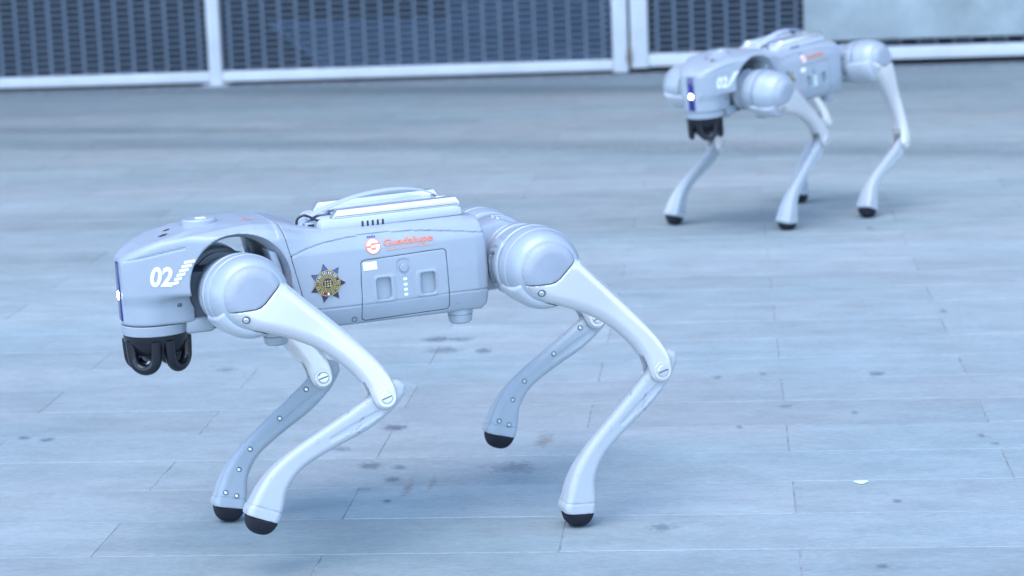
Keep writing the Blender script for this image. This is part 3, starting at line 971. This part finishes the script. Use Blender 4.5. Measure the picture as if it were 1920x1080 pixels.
rays = [arcband(BC[0], BC[1], 0.0078, 0.0103, 2 * math.pi * k / 28, 2 * math.pi * k / 28 + 0.11, 1) for k in range(28)]
glyph = []
for gx in (-0.0035, 0.0, 0.0035):
    for gz in (-0.0035, -0.0005, 0.0025):
        glyph.append(disc(BC[0] + gx, BC[1] + gz, 0.0012 if (gx + gz) > -0.002 else 0.0015, 8))
MESH['badge_relief'] = wrap('badge_relief', *many(ticks + rays + glyph), 'torso', 0.0018, 0.004)
tk2 = [arcband(BC[0], BC[1], 0.0120, 0.0149, 0.35 + 0.187 * k, 0.35 + 0.187 * k + (0.13 if k % 3 else 0.07), 2) for k in range(13)]
MESH['badge_lettering'] = wrap('badge_lettering', *many(tk2), 'torso', 0.0018, 0.004)
rb = [arcband(BC[0], BC[1], 0.0119, 0.0150, R(270 + a), R(270 + b_), 3) for a, b_ in ((5, 18), (-5, 5), (-18, -5))]
MESH['badge_ribbon'] = [wrap('badge_ribbon', a[0], a[1], 'torso', 0.0019, 0.004) for a in rb]
# logo: ring with a curled arrow, crown and lettering
LC = (0.0175, 0.0425)
MESH['logo'] = wrap('logo', *disc(LC[0], LC[1], 0.0098), 'torso', 0.0005, 0.003)
MESH['logo_disc'] = wrap('logo_disc', *disc(LC[0], LC[1], 0.0086), 'torso', 0.0009, 0.003)
cur = [arcband(LC[0], LC[1], 0.0018, 0.0042, R(20), R(150), 8), arcband(LC[0], LC[1], 0.0018, 0.0042, R(205), R(330), 8),
       tri_fill([(LC[0] - 0.0020, LC[1] + 0.0038), (LC[0] - 0.0080, LC[1] + 0.0042), (LC[0] - 0.0084, LC[1] + 0.0020), (LC[0] - 0.0020, LC[1] + 0.0018)]),
       tri_fill([(LC[0] + 0.0030, LC[1] + 0.0010), (LC[0] + 0.0086, LC[1] + 0.0010), (LC[0] + 0.0084, LC[1] - 0.0016), (LC[0] + 0.0030, LC[1] - 0.0012)])]
MESH['logo_curl'] = wrap('logo_curl', *many(cur), 'torso', 0.0013, 0.003)
cr = [tri_fill([(LC[0] + 0.0058 - 0.0029 * k, LC[1] + 0.0108), (LC[0] + 0.0058 - 0.0029 * k - 0.0022, LC[1] + 0.0108), (LC[0] + 0.0058 - 0.0029 * k - 0.0024, LC[1] + 0.0128 + (0.0006 if k == 2 else 0)), (LC[0] + 0.0058 - 0.0029 * k - 0.0002, LC[1] + 0.0128)]) for k in range(4)]
MESH['logo_crown'] = wrap('logo_crown', *many(cr), 'torso', 0.0006, 0.003)
v, f = text_2d('Guadalupe', 0.0125, 0.0, 0.06)
wd = max(p[0] for p in v)
bm = bmesh.new()
for dx, of in ((-0.00035, 0.0008), (0.0, 0.0010), (0.00035, 0.0012)):
    bm.from_mesh(wrap('logo_name', place(v, 0.0040 + dx, 0.0415 + dx * 0.3, 0.012, 0.0665 / wd, 0.86), f, 'torso', of, 0.0016))
MESH['logo_name'] = bpy.data.meshes.new('logo_name')
bm.to_mesh(MESH['logo_name'])
bm.free()
dash = []
for (x0, x1) in ((0.0005, -0.0290), (-0.0325, -0.0630)):
    x = x0
    rr = random.Random(5)
    while x > x1:
        w = rr.uniform(0.0012, 0.0024)
        zz = 0.0362 - (x - 0.0005) * 0.012
        dash.append(tri_fill([(x, zz), (x - w, zz), (x - w, zz + 0.0017), (x, zz + 0.0017)]))
        x -= w + 0.0006
MESH['logo_subtitle'] = wrap('logo_subtitle', *many(dash), 'torso', 0.0009, 0.003)
MESH['sticker'] = wrap('sticker', *tri_fill([(0.0335, 0.0235), (0.0150, 0.0240), (0.0145, 0.0135), (0.0330, 0.0130)]), 'battery_door', 0.0005, 0.004)
MESH['latch_button'] = lathe_mesh('latch_button', [(-0.002, 0), (-0.002, 0.0055), (0.0002, 0.0055), (0.0008, 0.0046), (0.0008, 0)], 'y', 28, (-0.0205, 0.0907, 0.0115))
MESH['indicator_light'] = [wrap('indicator_light', *tri_fill([(-0.0192, z), (-0.0232, z + 0.0002), (-0.0234, z - 0.0023), (-0.0194, z - 0.0025)]), 'battery_door', 0.0005, 0.004) for z in (-0.0020, -0.0090, -0.0155, -0.0220)]
# small prints on the top of the head
ts = [tri_fill([(0.2725 + 0.0075 * (1 if k % 2 == 0 else 0.5) * math.cos(math.pi * k / 7), 0.022 + 0.0075 * (1 if k % 2 == 0 else 0.5) * math.sin(math.pi * k / 7)) for k in range(14)])]
MESH['top_badge'] = wrap('top_badge', *many(ts), 'head_cowl', 0.0005, 0.003, 'z')
ts2 = [tri_fill([(0.2625 + 0.006 * (1 if k % 2 == 0 else 0.5) * math.cos(math.pi * k / 7), -0.004 + 0.006 * (1 if k % 2 == 0 else 0.5) * math.sin(math.pi * k / 7)) for k in range(14)])]
MESH['top_badge_small'] = wrap('top_badge', *many(ts2), 'head_cowl', 0.0005, 0.003, 'z')
MESH['top_logo'] = wrap('top_logo', *many([disc(0.166, 0.030, 0.0085, 28, 0.0060), arcband(0.166, 0.030, 0.0, 0.0035, 0.4, 2.6, 6)]), 'head_cowl', 0.0005, 0.003, 'z')

# ---- head fittings
MESH['face_plate'] = box_mesh('face_plate', (0.3255, -0.0088, -0.0290), (0.3312, 0.0088, 0.0465), 0.0012)
MESH['face_led'] = lathe_mesh('face_led', [(0.3305, 0.0), (0.3305, 0.0062), (0.3318, 0.0056), (0.3326, 0.0035), (0.3328, 0.0)], 'x', 28, (0, 0, 0.0035))
MESH['chin_ring'] = lathe_mesh('chin_ring', [(-0.0485, 0.0), (-0.0485, 0.0418), (-0.0475, 0.0432), (-0.0360, 0.0446), (-0.0352, 0.0436), (-0.0352, 0.0)], 'z', 72, (0.2865, 0, 0))
MESH['lidar'] = lathe_mesh('lidar', [(-0.0760, 0.0), (-0.0760, 0.0290), (-0.0720, 0.0340), (-0.0600, 0.0395), (-0.0560, 0.0418), (-0.0487, 0.0418), (-0.0487, 0.0)], 'z', 56, (0.2875, 0, 0))
MESH['lidar_window'] = lathe_mesh('lidar_window', [(-0.0830, 0.0), (-0.0830, 0.0200), (-0.0810, 0.0225), (-0.0762, 0.0250), (-0.0762, 0.0)], 'z', 40, (0.2875, 0, 0))
loops = []
for a in (R(48), R(132), R(228), R(312)):
    ca, sa = math.cos(a), math.sin(a)
    pts = []
    for k in range(15):
        t = math.pi * k / 14
        u = -math.cos(t) * 0.0170
        z = -0.0758 - 0.0160 * math.sin(t)
        pts.append((u, z))
    pts = [(-0.0185, -0.055), (-0.0180, -0.066)] + pts + [(0.0180, -0.066), (0.0185, -0.055)]
    r0 = 0.0325
    loops.append(tube_mesh('lidar_guard', [(0.2875 + ca * r0 - sa * u, sa * r0 + ca * u, z) for u, z in pts], 0.0070, 12))
MESH['lidar_guard'] = loops
MESH['top_cap'] = lathe_mesh('top_cap', [(0.074, 0.0), (0.074, 0.0235), (0.0905, 0.0222), (0.0925, 0.0205), (0.0932, 0.0)], 'z', 48, (0.2205, 0, -0.0015))
MESH['top_cap_label'] = box_mesh('top_cap_label', (0.214, 0.001, 0.0914), (0.226, 0.013, 0.0922))
MESH['side_port'] = box_mesh('side_port', (0.2605, 0.0438, -0.0125), (0.2665, 0.0462, -0.0070), 0.0006)
MESH['neck_mount'] = box_mesh('neck_mount', (0.2190, -0.040, -0.0500), (0.2560, 0.040, -0.0300), 0.004)
MESH['chassis'] = prism_mesh('chassis', [(0.120, 0.028), (0.256, 0.028), (0.256, -0.030), (0.230, -0.048), (0.120, -0.050)], -0.034, 0.034, 0.003)
MESH['rear_mount'] = prism_mesh('rear_mount', [(-0.134, 0.040), (-0.178, 0.050), (-0.205, 0.040), (-0.215, 0.0), (-0.205, -0.040), (-0.134, -0.045)], -0.030, 0.030, 0.006)
MESH['arch_bracket'] = prism_mesh('arch_bracket', [(0.152, 0.052), (0.141, 0.048), (0.135, 0.024), (0.136, -0.005), (0.146, 0.000), (0.146, 0.026)], 0.040, 0.078, 0.0025)
MESH['support_foot'] = lathe_mesh('support_foot', [(0.0, 0.0), (0.0, 0.0125), (0.002, 0.0150), (0.0105, 0.0162), (0.0120, 0.0150), (0.0125, 0.0168), (0.020, 0.0170), (0.020, 0.0)], 'z', 32)
MESH['socket'] = lathe_mesh('socket', [(-0.003, 0.0), (-0.003, 0.0036), (0.0006, 0.0038), (0.0006, 0.0028), (-0.001, 0.0026), (-0.001, 0.0)], 'y', 20)
# ---- module on the back
MESH['tray'] = prism_mesh('tray', [(0.0760, 0.0640), (0.0740, 0.0745), (0.0680, 0.0780), (-0.1080, 0.0790), (-0.1140, 0.0765), (-0.1150, 0.0660)], -0.056, 0.056, 0.0028)
rail_p = [(0.0600, 0.0782), (0.0520, 0.0890), (-0.1075, 0.0905), (-0.1125, 0.0830), (-0.1125, 0.0790)]
MESH['rail'] = prism_mesh('rail', rail_p, 0.0385, 0.0535, 0.0012)
MESH['rail_r'] = prism_mesh('rail', rail_p, -0.0535, -0.0385, 0.0012)
MESH['rail_groove'] = box_mesh('rail_groove', (-0.110, 0.0530, 0.0806), (0.057, 0.0539, 0.0812))
MESH['top_plate'] = box_mesh('top_plate', (-0.105, -0.038, 0.0785), (0.050, 0.038, 0.0822), 0.001)
MESH['strap'] = tube_mesh('carry_strap', catmull([(0.0905, 0.008, 0.0670), (0.0840, 0.008, 0.0740), (0.0700, 0.006, 0.0815), (0.0400, 0.004, 0.0910), (0.0100, 0.002, 0.0980), (-0.0250, 0, 0.1015), (-0.0550, 0, 0.1010), (-0.0800, 0, 0.0960), (-0.0980, 0, 0.0880), (-0.1020, 0, 0.0825)], 6), 0, 10, flat=(0.0105, 0.0010))
MESH['strap_clip'] = box_mesh('strap_clip', (-0.108, -0.014, 0.0820), (-0.094, 0.014, 0.0875), 0.0015)
MESH['cable'] = tube_mesh('cable', catmull([(0.1010, 0.026, 0.0680), (0.0985, 0.027, 0.0790), (0.0900, 0.028, 0.0835), (0.0810, 0.029, 0.0800), (0.0730, 0.031, 0.0755), (0.0640, 0.033, 0.0765)], 6), 0.0017, 8)
MESH['cable_sleeve'] = tube_mesh('cable_sleeve', [(0.0985, 0.022, 0.0670), (0.0930, 0.020, 0.0735), (0.0860, 0.018, 0.0795)], 0.0062, 14)
MESH['port_block'] = box_mesh('port_block', (0.0745, -0.030, 0.0645), (0.0900, 0.030, 0.0735), 0.0015)
MESH['port'] = box_mesh('port', (0.0775, 0.0298, 0.0672), (0.0862, 0.0305, 0.0712))
MESH['vent_slot'] = box_mesh('vent_slot', (-0.0013, 0.0545, 0.0642), (0.0013, 0.0566, 0.0722), 0.0003)

# ------------------------------------------------------------------ assemble a dog
def Rm(a, ax): return Matrix.Rotation(a, 4, ax)
LEGS = [(1, 1), (-1, 1), (1, -1), (-1, -1)]       # left front, right front, left hind, right hind
CALF_SCREWS = [(0.008, -0.026), (0.015, -0.079), (0.024, -0.136), (0.021, -0.167), (0.0185, -0.2025), (0.0035, -0.1975)]
def robot_dog(p, label):
    x, y, z, yaw, pit, rol = p[:6]
    root = link('robot_dog', None, None, None, Matrix.Translation((x, y, 0)) @ Rm(yaw, 'Z'))
    tag(root, label, 'robot', 'robot dogs walking on the paving')
    B = Matrix.Translation((0, 0, z)) @ Rm(pit, 'Y') @ Rm(rol, 'X')
    def part(name, key, m, parent=root, mx=None):
        me = MESH[key] if isinstance(key, str) else key
        return link(name, me, m, parent, (B @ mx if mx else B) if parent is root else mx)
    T = Matrix.Translation
    torso = part('torso', 'torso', 'shell')
    for (sx, sz) in ((0.048, -0.0485), (-0.0915, -0.0465)):
        part('screw_socket', 'socket', 'chassis', torso, T((sx, 0.0832, sz)) @ Rm(R(-26), 'X'))
    for (fx, fy) in ((-0.101, 0.062), (-0.101, -0.062)):
        part('support_foot', 'support_foot', 'motor', torso, T((fx, fy, -0.0735)))
    door = part('battery_door', 'battery_door', 'shell')
    part('sticker', 'sticker', 'print', door)
    part('latch_button', 'latch_button', 'shell', door)
    for me in MESH['indicator_light']: part('indicator_light', me, 'green', door)
    cowl = part('head_cowl', 'head_cowl', 'shell')
    part('number', 'number', 'print', cowl)
    for me in MESH['light_bar']: part('light_bar', me, 'print', cowl)
    part('top_cap', 'top_cap', 'shell', cowl)
    part('top_cap_label', 'top_cap_label', 'print', cowl)
    part('side_port', 'side_port', 'chassis', cowl)
    part('top_badge', 'top_badge', 'brown', cowl)
    part('top_badge', 'top_badge_small', 'brown', cowl)
    part('top_logo', 'top_logo', 'orange_pale', cowl)
    fp = part('face_plate', 'face_plate', 'face')
    part('face_led', 'face_led', 'led', fp)
    part('chin_ring', 'chin_ring', 'shell')
    ld = part('lidar', 'lidar', 'lidar')
    part('lidar_window', 'lidar_window', 'lidar_core', ld)
    for me in MESH['lidar_guard']: part('lidar_guard', me, 'lidar', ld)
    part('chassis', 'chassis', 'chassis')
    nk = part('neck_mount', 'neck_mount', 'motor')
    for s in (1, -1):
        part('support_foot', 'support_foot', 'motor', nk, T((0.145, s * 0.055, -0.0735)))
        ab = part('arch_bracket', 'arch_bracket', 'motor', root, Matrix.Identity(4) if s > 0 else Matrix.Diagonal((1, -1, 1, 1)))
    rm = part('rear_mount', 'rear_mount', 'motor')
    for sx in (-0.010, 0.010): part('screw', 'screw', 'steel', rm, T((-0.178, sx, 0.050)) @ Rm(R(90), 'X'))
    bd = part('badge', 'badge', 'gold')
    part('badge_star', 'badge_star', 'navy', bd)
    for me in MESH['badge_sheen']: part('badge_sheen', me, 'blue_print_sheen', bd)
    part('badge_disc', 'badge_disc', 'navy', bd)
    part('badge_ring', 'badge_ring', 'gold', bd)
    part('badge_relief', 'badge_relief', 'gold', bd)
    part('badge_lettering', 'badge_lettering', 'silver', bd)
    for me, m in zip(MESH['badge_ribbon'], ('red', 'print', 'dkgreen')): part('badge_ribbon', me, m, bd)
    lg = part('logo', 'logo', 'orange')
    part('logo_disc', 'logo_disc', 'print', lg)
    part('logo_curl', 'logo_curl', 'orange', lg)
    part('logo_crown', 'logo_crown', 'blue_print_sheen', lg)
    part('logo_name', 'logo_name', 'orange', lg)
    part('logo_subtitle', 'logo_subtitle', 'orange_pale', lg)
    tr = part('back_module', 'tray', 'tray')
    part('rail', 'rail', 'alu', tr)
    part('rail', 'rail_r', 'alu', tr)
    part('rail_groove', 'rail_groove', 'hinge', tr)
    part('top_plate', 'top_plate', 'tray', tr)
    part('carry_strap', 'strap', 'strap', tr)
    part('strap_clip', 'strap_clip', 'white', tr)
    part('cable', 'cable', 'dark', tr)
    part('cable_sleeve', 'cable_sleeve', 'tray', tr)
    pb = part('port_block', 'port_block', 'motor')
    part('port', 'port', 'dark', pb)
    for k in range(5): part('vent_slot', 'vent_slot', 'dark', tr, T((0.0205 - 0.0068 * k, 0, 0)))
    for i, (s, fb) in enumerate(LEGS):
        q = p[6 + 3 * i:9 + 3 * i]
        sf = '' if s > 0 else '_r'
        A = T((fb * HX, s * 0.0465, 0)) @ Rm(q[0], 'X') @ T((0, s * 0.0955, 0))
        hm = part('hip_motor', 'hip_motor' + sf, 'motor', root, A)
        part('hip_bracket', ('hip_bracket_front' if fb > 0 else 'hip_bracket_hind') + sf, 'motor', hm, Matrix.Identity(4))
        for zz in (-0.020, 0.018):
            part('small_screw', 'small_screw' + sf, 'chassis', hm, T((-fb * 0.0520, -s * 0.0565, zz)) @ Rm(fb * s * R(90), 'Z') if s > 0 else T((-fb * 0.0520, -s * 0.0565, zz)) @ Rm(fb * s * R(90), 'Z'))
        Th = A @ Rm(q[1], 'Y')
        th = part('thigh', 'thigh' + sf, 'white', root, Th)
        part('thigh_cap', 'thigh_cap' + sf, 'cap', th, Matrix.Identity(4))
        part('thigh_guard', 'thigh_guard' + sf, 'guard', th, Matrix.Identity(4))
        for side_ in (1, -1):
            yk = s * side_
            kk = '' if yk > 0 else '_r'
            part('knee_washer', 'knee_washer' + kk, 'white', th, T((0, yk * 0.0174, -0.213)))
            part('knee_bolt', 'knee_bolt' + kk, 'steel', th, T((0, yk * 0.0176, -0.213)))
            part('bolt_slot', 'bolt_slot' + kk, 'chassis', th, T((0, yk * 0.0176, -0.213)) @ Rm(R(-30), 'Y'))
        part('screw', 'screw' + sf, 'steel', th, T((0.0295, s * 0.0235, -0.0080)) @ Rm(s * R(-32), 'Z'))
        part('screw_recess', 'bolt_recess' + sf, 'chassis', th, T((0.0295, s * 0.0235, -0.0080)) @ Rm(s * R(-32), 'Z'))
        part('screw', 'screw' + sf, 'steel', th, T((0.0385, s * 0.0040, -0.0310)) @ Rm(s * R(-40), 'X') @ Rm(s * R(-50), 'Z'))
        Ca = Th @ T((0, 0, -0.213)) @ Rm(q[2], 'Y')
        ca = part('calf', 'calf' + sf, 'calf', root, Ca)
        part('calf_cover', 'calf_cover' + sf, 'calf_cover', ca, Matrix.Identity(4))
        part('foot', 'foot', 'rubber', ca, Matrix.Identity(4))
        for (sx, sz) in CALF_SCREWS:
            ty = float(sinterp(sz, [-0.225, -0.205, -0.18, -0.15, -0.12, -0.075, -0.03, 0.04], [0.0210, 0.0196, 0.0156, 0.0118, 0.0101, 0.0098, 0.0096, 0.0085]))
            kk = '' if -s > 0 else '_r'
            part('small_screw', 'calf_screw' + kk, 'steel', ca, T((sx, -s * (ty - 0.0002), sz)))
            part('screw_recess', 'screw_recess' + kk, 'chassis', ca, T((sx, -s * (ty - 0.0002), sz)))
    return root

NEAR = [-0.47479, 3.06235, 0.34449, 3.57691, 0.01864, 0.01361, 0.08152, 0.81926, -1.73829, 0.10743, 0.77263, -1.51596, -0.0254, 0.78477, -1.39363, 0.02973, 0.93344, -1.73477]
FAR = [0.11673, 5.62558, 0.33667, 4.05697, 0.06088, 0.01902, -0.10347, 0.9011, -1.5451, -0.06623, 0.66331, -1.53223, 0.08119, 0.28031, -1.20556, 0.1062, 0.73259, -1.45754]
robot_dog(NEAR, 'grey robot dog numbered 02 trotting left in the sharp foreground')
robot_dog(FAR, 'smaller blurred robot dog in the background near the gate, turned toward the camera')
